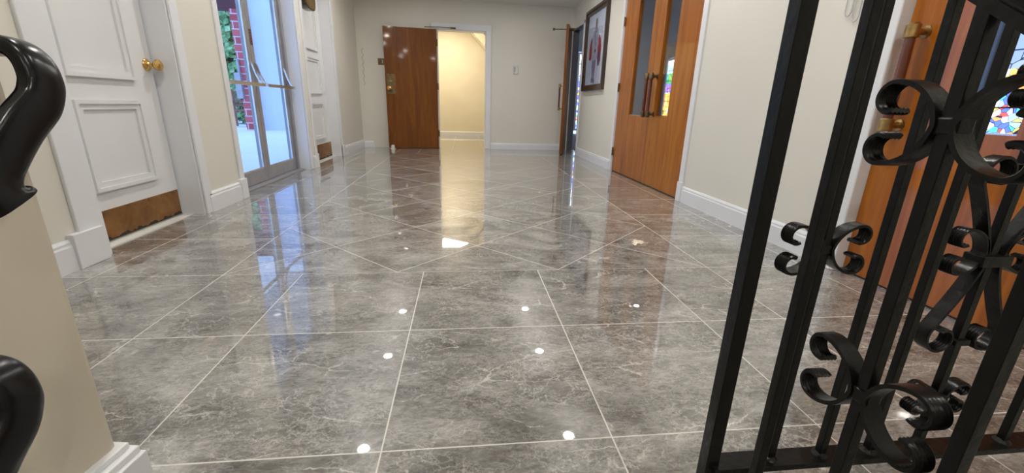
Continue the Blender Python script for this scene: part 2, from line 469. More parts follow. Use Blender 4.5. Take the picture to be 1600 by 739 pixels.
# ------------------------------------------------------------------ baseboards
BBH = 0.135
def bb_profile(h=BBH, t=0.018):
    return [(0, 0), (t, 0), (t, h - 0.030), (t - 0.004, h - 0.022), (t - 0.004, h - 0.012), (t - 0.012, h), (0, h)]
def bb_left(mb, y0, y1, h=BBH, t=0.018, x=WL):
    mb.poly_prism([(x + a, b_) for a, b_ in bb_profile(h, t)], 'y', y0, y1)
def bb_right(mb, y0, y1, h=BBH, t=0.018):
    mb.poly_prism([(WR - a, b_) for a, b_ in bb_profile(h, t)][::-1], 'y', y0, y1)
def bb_back(mb, x0, x1, h=0.105, t=0.018):
    mb.poly_prism([(YB - a, b_) for a, b_ in bb_profile(h, t)][::-1], 'x', x0, x1)
m_ = MB()
bb_left(m_, -2.6, D1[0] - 0.16); bb_left(m_, D1[1] + 0.05, G[0] - 0.085, 0.132, 0.02)
bb_left(m_, G[1] + 0.09, D2[0] - 0.04); 
bb_left(m_, 6.22, 6.42, 0.125); bb_left(m_, 6.43, 6.60, 0.125); bb_left(m_, 6.61, YB, 0.125)
m_.box(WL, WL + 0.03, D1[0] - 0.17, D1[0] - 0.01, 0, 0.155, 0.003)
m_.box(WL, WL + 0.028, G[0] - 0.085, G[0], 0, 0.15, 0.003)
m_.box(WL, WL + 0.028, D2[0] - 0.05, D2[0], 0, 0.15, 0.003)
m_.box(WL, WL + 0.028, D2[1], D2[1] + 0.09, 0, 0.15, 0.003)
tag(m_.build('baseboard_left', 'trim_white'), 'white moulded baseboard along the left wall', 'baseboard', kind='structure')
m_ = MB()
bb_right(m_, E0[1] + 0.16, E1[0] - 0.065, 0.13); bb_right(m_, E1[1] + 0.07, E2[0] - 0.06, 0.12)
m_.box(WR - 0.028, WR, E1[0] - 0.075, E1[0] - 0.005, 0, 0.16, 0.003)
m_.box(WR - 0.028, WR, E0[1] + 0.01, E0[1] + 0.17, 0, 0.16, 0.003)
tag(m_.build('baseboard_right', 'trim_white'), 'white moulded baseboard along the right wall', 'baseboard', kind='structure')
m_ = MB(); bb_back(m_, WL, -1.50, 0.098); bb_back(m_, BX[1] + 0.09, WR)
tag(m_.build('baseboard_back', 'trim_white'), 'white moulded baseboard on the end wall', 'baseboard', kind='structure')

# ------------------------------------------------------------------ door casings (trim)
m_ = MB()
m_.box(WL, WL + 0.016, D1[1], D1[1] + 0.075, 0.0, DH + 0.08, 0.004)
m_.box(WL, WL + 0.016, D1[0] - 0.12, D1[0], 0.0, DH + 0.08, 0.004)
m_.box(WL, WL + 0.016, D1[0] - 0.12, D1[1] + 0.075, DH, DH + 0.08, 0.004)
# jamb linings in the recess
m_.box(DX - 0.07, WL, D1[1] - 0.012, D1[1] + 0.001, 0, DH); m_.box(DX - 0.07, WL, D1[0] - 0.001, D1[0] + 0.035, 0, DH)
m_.box(DX - 0.07, WL, D1[0], D1[1], DH - 0.012, DH + 0.001)
tag(m_.build('trim_1', 'trim_white'), 'white casing and jamb of the near white panelled door', 'door frame', kind='structure')
m_ = MB()
m_.box(WL, WL + 0.014, G[0] - 0.055, G[0], 0, DH + 0.12, 0.004); m_.box(WL, WL + 0.014, G[1], G[1] + 0.055, 0, DH + 0.12, 0.004)
m_.box(WL, WL + 0.014, G[0] - 0.055, G[1] + 0.055, DH + 0.06, DH + 0.12, 0.004)
m_.box(XL2, WL, G[0] - 0.001, G[0] + 0.01, 0, DH + 0.06); m_.box(XL2, WL, G[1] - 0.01, G[1] + 0.001, 0, DH + 0.06)
m_.box(XL2, WL, G[0], G[1], DH + 0.05, DH + 0.061)
tag(m_.build('trim_2', 'trim_white'), 'white casing around the glass entrance doors', 'door frame', kind='structure')
m_ = MB()
m_.box(WL, WL + 0.016, D2[1], D2[1] + 0.075, 0, DH + 0.08, 0.004); m_.box(WL, WL + 0.016, D2[0] - 0.06, D2[0], 0, DH + 0.08, 0.004)
m_.box(WL, WL + 0.016, D2[0] - 0.06, D2[1] + 0.075, DH, DH + 0.08, 0.004)
m_.box(DX - 0.07, WL, D2[1] - 0.012, D2[1] + 0.001, 0, DH); m_.box(DX - 0.07, WL, D2[0] - 0.001, D2[0] + 0.03, 0, DH); m_.box(DX - 0.07, WL, D2[0], D2[1], DH - 0.012, DH + 0.001)
tag(m_.build('trim_3', 'trim_white'), 'white casing and jamb of the far white panelled door', 'door frame', kind='structure')
m_ = MB()
m_.box(BX[1], BX[1] + 0.085, YB - 0.018, YB, 0, BH + 0.092, 0.004); m_.box(BX[0] - 0.085, BX[0], YB - 0.018, YB, 0, BH + 0.092, 0.004)
m_.box(BX[0] - 0.085, BX[1] + 0.085, YB - 0.020, YB, BH, BH + 0.092, 0.004)
m_.box(BX[1] - 0.012, BX[1] + 0.001, YB - 0.004, YB + 0.142, 0, BH); m_.box(BX[0] - 0.001, BX[0] + 0.012, YB - 0.004, YB + 0.142, 0, BH)
m_.box(BX[0], BX[1], YB - 0.004, YB + 0.142, BH - 0.012, BH + 0.001)
tag(m_.build('trim_4', 'trim_white'), 'white casing around the open doorway in the end wall', 'door frame', kind='structure')
m_ = MB()
m_.box(WR - 0.016, WR, E1[0] - 0.065, E1[0], 0, DH + 0.06, 0.003); m_.box(WR - 0.016, WR, E1[1], E1[1] + 0.06, 0, DH + 0.06, 0.003)
m_.box(WR - 0.016, WR, E1[0] - 0.065, E1[1] + 0.06, DH, DH + 0.06, 0.003)
m_.box(WR, XR2, E1[0] - 0.001, E1[0] + 0.006, 0, DH); m_.box(WR, XR2, E1[1] - 0.006, E1[1] + 0.001, 0, DH)
tag(m_.build('trim_5', 'trim_white'), 'white casing around the wooden double doors', 'door frame', kind='structure')
m_ = MB()
m_.box(WR - 0.014, WR, E2[0] - 0.05, E2[0], 0, 1.97, 0.003); m_.box(WR - 0.014, WR, E2[0] - 0.05, YB, 1.93, 1.965, 0.003)
m_.box(WR, XR2, E2[0] - 0.001, E2[0] + 0.006, 0, 1.93)
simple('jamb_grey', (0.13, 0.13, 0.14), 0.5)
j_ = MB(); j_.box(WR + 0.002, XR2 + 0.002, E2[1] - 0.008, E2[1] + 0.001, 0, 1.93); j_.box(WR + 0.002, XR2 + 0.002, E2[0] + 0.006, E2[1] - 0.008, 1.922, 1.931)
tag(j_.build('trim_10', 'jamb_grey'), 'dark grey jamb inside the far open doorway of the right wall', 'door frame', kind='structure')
tag(m_.build('trim_6', 'trim_white'), 'white casing of the far doorway in the right wall', 'door frame', kind='structure')
m_ = MB()
m_.box(WR - 0.020, WR, E0[1] + 0.03, E0[1] + 0.16, 0, DH + 0.1, 0.004); m_.box(WR - 0.026, WR + 0.04, E0[1] - 0.004, E0[1] + 0.034, 0, DH + 0.1, 0.006)
m_.box(WR - 0.020, WR, E0[0] - 0.14, E0[0], 0, DH + 0.1, 0.004); m_.box(WR - 0.020, WR, E0[0] - 0.14, E0[1] + 0.16, DH, DH + 0.1, 0.004)
tag(m_.build('trim_7', 'trim_white'), 'wide white casing beside the wooden door behind the iron railing', 'door frame', kind='structure')
m_ = MB(); m_.box(DX - 0.02, DX + 0.06, D1[0] + 0.02, D1[1] - 0.01, 0.0, 0.006)
m_.box(DX - 0.02, DX + 0.06, D2[0] + 0.02, D2[1] - 0.01, 0.0, 0.006)
tag(m_.build('trim_8', 'grout_line'), 'pale threshold strips under the two white doors', 'threshold', kind='structure')

# ------------------------------------------------------------------ white panelled doors
def frame_rect(mb, y0, y1, z0, z1, x, wdt=0.045, t=0.020):
    """picture-frame moulding on a face looking towards +x, mitred and stepped"""
    for (o, ww, tt) in ((0.0, wdt * 0.42, t), (wdt * 0.42, wdt * 0.58, t * 0.55)):
        a0, a1, b0, b1 = y0 + o, y1 - o, z0 + o, z1 - o
        for (p) in (([a0, b0], [a1, b0], [a1 - ww, b0 + ww], [a0 + ww, b0 + ww]), ([a1, b0], [a1, b1], [a1 - ww, b1 - ww], [a1 - ww, b0 + ww]),
                    ([a1, b1], [a0, b1], [a0 + ww, b1 - ww], [a1 - ww, b1 - ww]), ([a0, b1], [a0, b0], [a0 + ww, b0 + ww], [a0 + ww, b1 - ww])):
            mb.poly_prism(p, 'x', x - 0.001, x + tt)
def white_door(name, y0, y1, panels, label, plate, knob=True):
    d = MB(); d.box(DX - 0.045, DX, y0, y1, 0.008, DH - 0.016, 0.003)
    root = d.build(name, 'door_white', base=(DX, (y0 + y1) / 2, 0)); tag(root, label, 'door', kind='structure')
    for (a, b_, z0, z1) in panels:
        k = MB(); frame_rect(k, a, b_, z0, z1, DX); k.build('panel_moulding', 'door_white', root)
    k = MB(); k.box(DX, DX + 0.004, y0 + 0.02, y1 - 0.012, 0.018, plate, 0.001); kp = k.build('kick_plate', 'kick_plate', root); kp['label'] = 'worn brown brass kick plate'
    g_ = MB(); ny = 46; pts = [(y0 + 0.02, 0.014)]
    pts += [(y0 + 0.02 + (y1 - y0 - 0.034) * i / ny, 0.024 + random.random() * 0.006 + 0.006 * math.sin(i * .9) + 0.004 * math.sin(i * 2.3)) for i in range(ny + 1)]
    pts.append((y1 - 0.014, 0.014)); g_.poly_prism(pts, 'x', DX + 0.003, DX + 0.0055); g_.build('grime_edge', 'grime', kp)
    for i in range(7):
        s_ = MB(); yy = y0 + 0.06 + (y1 - y0 - 0.12) * i / 6
        s_.lathe([(0, 0.004), (0.0015, 0.0035), (0.002, 0.0)], (DX + 0.004, yy, plate - 0.012), (1, 0, 0), 10); s_.build('screw', 'bronze', kp)
    if knob:
        k = MB(); yk = y1 - 0.045
        k.lathe([(0, 0.033), (0.004, 0.033), (0.008, 0.029), (0.012, 0.018), (0.02, 0.011), (0.036, 0.011), (0.042, 0.016), (0.048, 0.026), (0.060, 0.031), (0.070, 0.029), (0.077, 0.020), (0.079, 0.006), (0.0792, 0)], (DX, yk, 0.895), (1, 0, 0), 32)
        k.build('door_knob', 'brass', root, smooth=True)['label'] = 'round brass knob'
    return root
white_door('door_1', D1[0] + 0.037, D1[1] - 0.019, [(2.245, 2.680, 0.262, 0.700), (2.245, 2.680, 0.805, 1.72)],
           'near white panelled door with brass knob and worn brown kick plate', 0.168)
white_door('door_2', D2[0] + 0.032, D2[1] - 0.016, [(5.27, 5.90, 0.262, 0.70), (5.27, 5.90, 0.805, 1.22), (5.27, 5.90, 1.30, 1.88)],
           'far white panelled door with a small brown kick plate', 0.20, False)

# ------------------------------------------------------------------ glass entrance doors
root = thing('door_3', (DX, 4.12, 0), 'aluminium framed double glass entrance doors with push bars', 'door', kind='structure')
fr = MB()
XA, XB = DX - 0.06, DX + 0.02
fr.box(XA, XB, G[0] + 0.01, G[0] + 0.055, 0, DH + 0.05, 0.002); fr.box(XA, XB, G[1] - 0.055, G[1] - 0.01, 0, DH + 0.05, 0.002)
fr.box(XA, XB, G[0] + 0.055, G[1] - 0.055, DH, DH + 0.05, 0.002)
fr.box(XA - 0.04, XB + 0.05, G[0] + 0.012, G[1] - 0.012, 0.0, 0.012, 0.002)
fr.build('door_frame', 'aluminium', root)
mid = 4.125
for (y0, y1) in ((G[0] + 0.058, mid - 0.003), (mid + 0.003, G[1] - 0.058)):
    lf = MB(); xa, xb = DX - 0.045, DX
    lf.box(xa, xb, y0, y0 + 0.050, 0.015, DH - 0.004, 0.002); lf.box(xa, xb, y1 - 0.050, y1, 0.015, DH - 0.004, 0.002)
    lf.box(xa, xb, y0 + 0.05, y1 - 0.05, 0.015, 0.125, 0.002); lf.box(xa, xb, y0 + 0.05, y1 - 0.05, DH - 0.07, DH - 0.004, 0.002)
    L_ = lf.build('door_leaf', 'aluminium', root)
    g_ = MB(); g_.box(DX - 0.026, DX - 0.020, y0 + 0.048, y1 - 0.048, 0.123, DH - 0.068); g_.build('glass_pane', 'clear_glass', L_)
    bd = MB()
    for (a0, a1, b0, b1) in ((y0 + 0.05, y0 + 0.062, 0.125, DH - 0.07), (y1 - 0.062, y1 - 0.05, 0.125, DH - 0.07), (y0 + 0.062, y1 - 0.062, 0.125, 0.137)):
        bd.box(DX - 0.016, DX - 0.002, a0, a1, b0, b1, 0.001)
    bd.build('glazing_bead', 'bright_steel', L_)
    pb = MB(); xo = DX + 0.085
    sec = [(-0.013, -0.008), (0.013, -0.008), (0.013, 0.008), (-0.013, 0.008)]
    pb.sweep([(xo, y0 + 0.03, 0.842), (xo, y1 - 0.02, 0.842)], sec, (0, 0, 1))
    P_ = pb.build('push_bar', 'bright_steel', root)
    for ye in (y0 + 0.03, y1 - 0.03):
        ar = MB()
        ar.sweep([(DX, ye, 1.03), (DX + 0.012, ye, 1.0), (DX + 0.03, ye, 0.93), (DX + 0.055, ye, 0.875), (xo, ye, 0.842)],
                 [(-0.006, -0.013), (0.006, -0.013), (0.006, 0.013), (-0.006, 0.013)], (1, 0, 0.2))
        ar.build('bar_arm', 'bright_steel', P_)
# small sign on the meeting stile
sg = MB(); sg.box(DX, DX + 0.003, mid + 0.010, mid + 0.046, 1.165, 1.29, 0.0005)
s_ = sg.build('sticker', 'plastic_dark', root)
sg = MB()
for k_ in range(5): sg.box(DX + 0.003, DX + 0.0036, mid + 0.015, mid + 0.041, 1.18 + k_ * 0.022, 1.188 + k_ * 0.022)
sg.build('sticker_lines', 'chair_red', s_)

# ------------------------------------------------------------------ wooden double doors in the right wall
def hinge(mb, x, y, z): mb.lathe([(-0.048, 0.0075), (0.048, 0.0075)], (x, y, z), (0, 0, 1), 10); mb.box(x, x + 0.004, y - 0.018, y + 0.018, z - 0.045, z + 0.045)
def pull_handle(y, zt, zb, root, x0, so=0.062, r=0.0165, bm_='bronze'):
    k = MB(); k.lathe([(0, r * 0.92), ((zt - zb) / 2, r * 1.05), (zt - zb, r * 0.92)], (x0 - so, y, zb), (0, 0, 1), 20)
    h = k.build('pull_handle', 'wood_red', root, smooth=True)
    for z, sg_ in ((zt, 1), (zb, -1)):
        k = MB(); k.lathe([(-0.028, r * 1.15), (-0.024, r * 1.35), (0.020, r * 1.35), (0.028, r * 1.0), (0.030, 0)], (x0 - so, y, z), (0, 0, sg_), 24)
        zz = z - sg_ * 0.002
        k.lathe([(0, 0.024), (0.004, 0.024), (0.007, 0.013), (so - 0.01, 0.0105)], (x0, y, zz), (-1, 0, 0), 20)
        k.build('handle_bracket', bm_, h, smooth=True)
def wood_leaf(root, y0, y1, ly0, ly1, lz0, lz1, xf, name='door_leaf', mt_='wood_orange', top=DH - 0.006):
    k = MB(); xa, xb = xf, xf + 0.045
    k.box(xa, xb, y0, ly0, 0.010, top); k.box(xa, xb, ly1, y1, 0.010, top); k.box(xa, xb, ly0, ly1, 0.010, lz0); k.box(xa, xb, ly0, ly1, lz1, top)
    L_ = k.build(name, mt_, root)
    g_ = MB(); g_.box(xf + 0.016, xf + 0.022, ly0, ly1, lz0, lz1); g_.build('glass_pane', 'door_lite_glass', L_)
    g_ = MB(); g_.box(xf + 0.004, xf + 0.016, ly0 + 0.0005, ly1 - 0.0005, lz0, lz0 + 0.006); g_.build('lite_sill', 'bright_steel', L_)
    return L_
XF = WR + 0.004
root = thing('door_4', (XF, 4.19, 0), 'varnished orange wooden double doors with narrow window slots and paired pull handles', 'door', kind='structure')
ml = 4.150
wood_leaf(root, E1[0] + 0.006, ml - 0.002, 3.740, 4.010, 0.675, 1.79, XF)
wood_leaf(root, ml + 0.002, E1[1] - 0.006, 4.275, 4.660, 0.665, 1.79, XF)
pull_handle(4.035, 1.03, 0.685, root, XF); pull_handle(4.135, 1.03, 0.685, root, XF)
for y in (E1[0] + 0.004, E1[1] - 0.004):
    for z in (0.235, 0.965, 1.66):
        k = MB(); hinge(k, WR - 0.008, y, z); k.build('hinge', 'bronze', root)
# daylight gap strip: brush sweep at the bottom
k = MB(); k.box(XF + 0.004, XF + 0.040, E1[0] + 0.01, E1[1] - 0.01, 0.002, 0.010); k.build('door_sweep', 'rubber', root)

# near right door behind the railing
XN = WR + 0.030
root = thing('door_5', (XN, 1.27, 0), 'varnished wooden door with a window slot seen through the iron railing', 'door', kind='structure')
wood_leaf(root, E0[0] + 0.006, E0[1] - 0.006, 1.250, 1.465, 0.675, 1.79, XN)
pull_handle(1.655, 1.055, 0.690, root, XN, 0.062, 0.019, 'aged_brass')
k = MB(); k.box(XN + 0.004, XN + 0.040, E0[0] + 0.01, E0[1] - 0.008, 0.002, 0.010); k.build('door_sweep', 'rubber', root)

# far door in the right wall, swung into the lobby
root = thing('door_6', (1.775, 7.385, 0), 'wooden door at the far right standing open into the lobby', 'door', kind='structure')
hx, hy = 1.735, 7.400; ang = math.atan2(6.690 - hy, 1.512 - hx); Lw = math.hypot(6.690 - hy, 1.512 - hx)
RM = Matrix.Rotation(ang, 3, 'Z')
k = MB(); k.box(hx, hx + Lw, hy, hy + 0.042, 0.010, 1.895, 0.002, RM, (hx, hy, 0)); k.build('door_leaf', 'wood_brown', root)
def onleaf(a, b_, z): return RM @ Vector((a, b_, 0)) + Vector((hx, hy, z))
k = MB(); k.tube([onleaf(Lw - 0.07, -0.055, 0.70), onleaf(Lw - 0.07, -0.055, 1.045)], 0.014, 14)
h = k.build('pull_handle', 'wood_red', root, smooth=True)
for z in (0.705, 1.045):
    k = MB(); k.tube([onleaf(Lw - 0.07, 0.0, z), onleaf(Lw - 0.07, -0.06, z)], 0.010, 12); k.tube([onleaf(Lw - 0.07, -0.055, z - 0.025), onleaf(Lw - 0.07, -0.055, z + 0.025)], 0.019, 14)
    k.build('handle_bracket', 'aged_brass', h, smooth=True)
k = MB(); k.tube([(1.345, 6.72, 1.823), (1.62, 6.72, 1.832)], 0.008, 10); k.tube([(1.345, 6.72, 1.823), (1.318, 6.72, 1.822)], 0.018, 12)
k.tube([(1.62, 6.72, 1.832), (1.80, 6.95, 1.90)], 0.008, 10); k.box(1.575, 1.65, 6.72, 6.78, 1.815, 1.85, 0.004)
k.build('door_closer', 'bronze', root)

# open back door folded against the end wall
root = thing('door_7', (-0.415, YB - 0.07, 0), 'brown wooden door standing open flat against the end wall', 'door', kind='structure')
k = MB(); k.poly_prism([(-1.232, YB - 0.110), (-1.232, YB - 0.152), (-0.420, YB - 0.062), (-0.420, YB - 0.020)], 'z', 0.008, 1.852)
Lf = k.build('door_leaf', 'wood_brown', root)
def bd(x): return YB - 0.152 + (x + 1.232) / 0.812 * 0.090
k = MB(); k.poly_prism([(-1.205, bd(-1.205)), (-1.205, bd(-1.205) - 0.004), (-1.080, bd(-1.08) - 0.004), (-1.080, bd(-1.08))], 'z', 0.862, 1.162)
lp = k.build('lock_plate', 'bronze', Lf)
k = MB(); k.lathe([(0, 0.03), (0.006, 0.03), (0.012, 0.014), (0.035, 0.013), (0.045, 0.030), (0.06, 0.036), (0.072, 0.028), (0.078, 0.0)], (-1.165, bd(-1.165) - 0.003, 0.948), (0, -1, 0), 24)
k.build('door_knob', 'brass', lp, smooth=True)
k = MB(); k.lathe([(0, 0.016), (0.008, 0.015), (0.009, 0)], (-1.150, bd(-1.15) - 0.003, 1.06), (0, -1, 0), 18); k.build('lock_cylinder', 'aged_brass', lp, smooth=True)
for z in (0.25, 1.0, 1.66):
    k = MB(); k.lathe([(-0.05, 0.009), (0.05, 0.009)], (-0.412, YB - 0.034, z), (0, 0, 1), 10); k.build('hinge', 'bronze', root)
k = MB(); k.tube([(-0.60, YB - 0.09, 1.872), (-0.36, YB - 0.07, 1.884), (-0.14, YB - 0.045, 1.882)], 0.006, 8); k.tube([(-0.19, YB - 0.048, 1.882), (-0.115, YB - 0.04, 1.881)], 0.014, 10)
k.build('door_closer', 'bronze', root)

# ------------------------------------------------------------------ back room
m_ = MB()
m_.box(-1.6, 1.8, 10.6, 10.72, 0, 2.6); m_.box(-1.6, -1.4, YB + 0.14, 10.6, 0, 2.6); m_.box(1.6, 1.8, YB + 0.14, 10.6, 0, 2.6)
m_.box(-1.6, 1.8, YB + 0.14, 10.72, 2.45, 2.6)
tag(m_.build('wall_corridor', 'warm_paint'), 'warm yellow walls of the corridor beyond the open doorway', 'wall', kind='structure')
m_ = MB(); m_.poly_prism([(10.6, 0.0), (10.582, 0.0), (10.582, 0.085), (10.59, 0.10), (10.6, 0.10)], 'x', -1.4, 1.6)
m_.box(1.582, 1.6, YB + 0.14, 10.6, 0, 0.1)
tag(m_.build('baseboard_corridor', 'trim_white'), 'cream baseboard at the foot of the corridor wall', 'baseboard', kind='structure')
m_ = MB(); m_.poly_prism([(0.00, 2.45), (0.22, 2.45), (1.6, 0.98), (1.6, 0.78)], 'y', 10.05, 10.58)
m_.poly_prism([(0.28, 2.45), (1.6, 2.45), (1.6, 1.02)], 'y', 9.2, 10.05)
tag(m_.build('trim_9', 'warm_paint'), 'sloping soffit under stairs at the top right of the corridor', 'soffit', kind='structure')
root = thing('ceiling_panel_light', (-0.25, 9.08, 2.45), 'square warm ceiling light above the corridor beyond the open doorway', 'light')
RL = Matrix.Rotation(R(-36), 3, 'Z'); PL = (-0.36, 9.50, 0)
k = MB(); k.box(-0.73, 0.01, 9.20, 9.80, 2.41, 2.449, 0.004, RL, PL); k.build('housing', 'plastic_white', root)
k = MB(); k.box(-0.71, -0.01, 9.22, 9.78, 2.402, 2.409, 0, RL, PL); k.build('diffuser', 'lamp_lens_warm', root)

# ------------------------------------------------------------------ downlights
def downlight(x, y):
    root = thing('recessed_ceiling_light', (x, y, CZ), '', 'light', 'round recessed lights in the lobby ceiling')
    k = MB(); k.lathe([(0.0, 0.085), (-0.006, 0.085), (-0.010, 0.076), (-0.006, 0.049), (-0.0005, 0.047)], (x, y, CZ), (0, 0, 1), 28); k.build('trim_ring', 'plastic_white', root, smooth=True)
    k = MB(); k.lathe([(-0.0085, 0.045), (-0.0105, 0.043), (-0.011, 0.0)], (x, y, CZ), (0, 0, 1), 28); k.build('lens', 'lamp_lens', root, smooth=True)
    return root
LAMPS = [(-0.93, 5.86, 'left'), (0.93, 5.84, 'right'), (-0.95, 4.68, 'left'), (0.95, 4.66, 'right'), (-0.92, 3.19, 'left'), (0.98, 3.20, 'right')]
DESC = ['farthest row, near the end wall', 'farthest row, near the end wall', 'middle row, by the glass entrance doors', 'middle row, by the wooden double doors',
        'row just before the glass doors', 'row just before the wooden double doors']
first = downlight(0.0, 0.0)
first.location = (LAMPS[0][0], LAMPS[0][1], CZ)
NEAR = [(-0.93, 1.75), (0.93, 1.75), (-0.2, 0.2), (0.93, 0.2), (-0.2, -1.5), (0.93, -1.5)]
lab = ['left', 'right'] * 3
for i, (x, y) in enumerate([(a, b_) for a, b_, _ in LAMPS] + NEAR):
    o = first if i == 0 else copy_tree(first, (0, 0, 0))
    o.location = (x, y, CZ)
    if i < 6: o['label'] = 'round recessed ceiling light, %s one of the %s' % (lab[i], DESC[i])
    else: o['label'] = 'round recessed ceiling light, %s one of the %s' % (lab[i % 2], ['row over the front tiles', 'row over the stairs', 'row behind the stairs'][(i - 6) // 2])

# ------------------------------------------------------------------ framed portrait
PY0, PY1, PZ0, PZ1 = 5.60, 6.56, 0.965, 2.03
root = thing('framed_portrait', (WR, (PY0 + PY1) / 2, PZ0), 'framed portrait of a person in a pale suit with red chairs, on the right wall', 'picture')
k = MB(); fw = 0.075
def ring(mb, a0, a1, b0, b1, ww, x0, x1):
    for p in (([a0, b0], [a1, b0], [a1 - ww, b0 + ww], [a0 + ww, b0 + ww]), ([a1, b0], [a1, b1], [a1 - ww, b1 - ww], [a1 - ww, b0 + ww]),
              ([a1, b1], [a0, b1], [a0 + ww, b1 - ww], [a1 - ww, b1 - ww]), ([a0, b1], [a0, b0], [a0 + ww, b0 + ww], [a0 + ww, b1 - ww])):
        mb.poly_prism(p, 'x', x0, x1)
ring(k, PY0, PY1, PZ0, PZ1, 0.035, WR - 0.045, WR); ring(k, PY0 + 0.035, PY1 - 0.035, PZ0 + 0.035, PZ1 - 0.035, 0.04, WR - 0.030, WR)
k.build('frame', 'wood_frame', root)
k = MB(); k.box(WR - 0.012, WR - 0.004, PY0 + 0.07, PY1 - 0.07, PZ0 + 0.07, PZ1 - 0.07); pc = k.build('picture', 'mat_paper', root)
cy_ = (PY0 + PY1) / 2 + 0.02
def flat(name, mt_, pts, lay):
    k = MB(); k.poly_prism([(cy_ - a, PZ0 + b_) for a, b_ in pts], 'x', WR - 0.0125 - 0.0006 * lay, WR - 0.0118 - 0.0006 * (lay - 1)); return k.build(name, mt_, pc)
def ell(cx_, cz_, rx, rz, n=20): return [(cx_ + rx * math.cos(2 * PI * i / n), cz_ + rz * math.sin(2 * PI * i / n)) for i in range(n)]
flat('red_chair', 'chair_red', [(-0.26, 0.42), (-0.20, 0.40), (-0.14, 0.42), (-0.13, 0.60), (-0.16, 0.70), (-0.22, 0.66), (-0.27, 0.56)], 1)
flat('red_chair', 'chair_red', [(0.27, 0.36), (0.20, 0.33), (0.13, 0.40), (0.12, 0.62), (0.16, 0.70), (0.23, 0.64), (0.28, 0.54)], 1)
flat('dark_robe', 'robe_dark', ell(0.20, 0.40, 0.06, 0.10), 2)
flat('legs', 'trousers', [(-0.10, 0.46), (0.09, 0.46), (0.07, 0.30), (0.03, 0.15), (0.0, 0.15), (-0.005, 0.30), (-0.02, 0.15), (-0.06, 0.15), (-0.09, 0.30)], 2)
flat('suit', 'suit_white', [(-0.05, 0.80), (0.05, 0.80), (0.11, 0.75), (0.15, 0.58), (0.10, 0.50), (0.13, 0.40), (-0.14, 0.38), (-0.11, 0.52), (-0.15, 0.58), (-0.12, 0.75)], 3)
flat('tie', 'trousers', [(-0.012, 0.79), (0.012, 0.79), (0.018, 0.60), (0.0, 0.54), (-0.018, 0.60)], 4)
flat('hands', 'skin', ell(0.015, 0.51, 0.035, 0.025), 4)
flat('head', 'skin', ell(0, 0.855, 0.038, 0.055), 4)
flat('hair', 'shoe_dark', [(-0.038, 0.87), (-0.036, 0.90), (0, 0.925), (0.036, 0.90), (0.038, 0.87), (0.02, 0.89), (-0.02, 0.89)], 5)
flat('shoe', 'shoe_dark', ell(-0.05, 0.135, 0.028, 0.035), 3); flat('shoe', 'shoe_dark', ell(0.03, 0.125, 0.028, 0.035), 3)
k = MB(); k.box(WR - 0.0175, WR - 0.0165, PY0 + 0.072, PY1 - 0.072, PZ0 + 0.072, PZ1 - 0.072); k.build('glass_cover', 'door_lite_glass', root)

# ------------------------------------------------------------------ wall plaque above the far white door
root = thing('wall_plaque', (WL, 5.42, 1.66), 'wooden plaque with rounded foot hanging beside the far white door', 'plaque')
def plq(s_, z0_):
    pts = []
    for i in range(13):
        a = PI + PI * i / 12; pts.append((5.36 + 0.17 * s_ * math.copysign(abs(math.cos(a)) ** 0.6, math.cos(a)), 1.76 + 0.09 * s_ * math.sin(a)))
    pts += [(5.36 + 0.17 * s_, 2.02), (5.36 - 0.17 * s_, 2.02)]
    return pts
k = MB(); k.poly_prism(plq(1, 0), 'x', WL - 0.05, WL + 0.02); k.build('backboard', 'wood_frame', root)
k = MB(); k.poly_prism(plq(0.82, 0), 'x', WL + 0.02, WL + 0.026); k.build('face', 'aged_brass', root)
k = MB(); k.lathe([(0, 0.07), (0.006, 0.07), (0.007, 0)], (WL + 0.026, 5.36, 1.86), (1, 0, 0), 24); k.build('emblem', 'brass', root)
# bracket rail that carries it
k = MB(); k.box(DX, WL - 0.04, 5.30, 5.42, 1.95, 2.0); k.build('mounting_block', 'wood_frame', root)

# ------------------------------------------------------------------ small fixtures
root = thing('thermostat', (0.868, YB, 1.23), 'small beige thermostat on the end wall', 'thermostat')
k = MB(); k.box(0.826, 0.910, YB - 0.028, YB, 1.235, 1.365, 0.006); k.build('housing', 'plastic_white', root)
k = MB(); k.box(0.838, 0.860, YB - 0.0295, YB - 0.027, 1.26, 1.345); k.build('display', 'aluminium', root)
root = thing('light_switch', (-1.306, YB, 1.30), 'dark double light switch plate left of the open brown door', 'switch')
k = MB(); k.box(-1.356, -1.256, YB - 0.008, YB, 1.300, 1.398, 0.003); pl_ = k.build('plate', 'bronze', root)
for x in (-1.331, -1.281):
    k = MB(); k.box(x - 0.012, x + 0.012, YB - 0.020, YB - 0.007, 1.322, 1.376, 0.003); k.build('rocker', 'aluminium' if x > -1.3 else 'bronze', pl_)
root = thing('door_stop', (-1.15, 7.20, 0.0), 'small white door stop on the tiles in front of the brown door', 'door stop')
k = MB(); k.lathe([(0, 0.040), (0.008, 0.040), (0.014, 0.030), (0.04, 0.024), (0.06, 0.024), (0.066, 0.018), (0.067, 0)], (-1.15, 7.20, 0), (0, 0, 1), 24); k.build('post', 'plastic_white', root, smooth=True)
k = MB(); k.lathe([(0, 0.028), (0.012, 0.028), (0.013, 0)], (-1.15, 7.185, 0.040), (0, -1, 0), 20); k.build('bumper', 'trim_white', root, smooth=True)
# hairline cracks in plaster by the corner
k = MB(); y_ = 7.466
pts = [(-1.60 + 0.015 * math.sin(i * 2.1) + 0.01 * (i % 3), 7.466, 0.98 + i * 0.035) for i in range(17)]
k.tube(pts, 0.0022, 5); tag(k.build('plaster_crack', 'bronze', base=(-1.6, 7.466, 1.0)), 'thin dark plaster crack on the end wall near the left corner', 'crack')
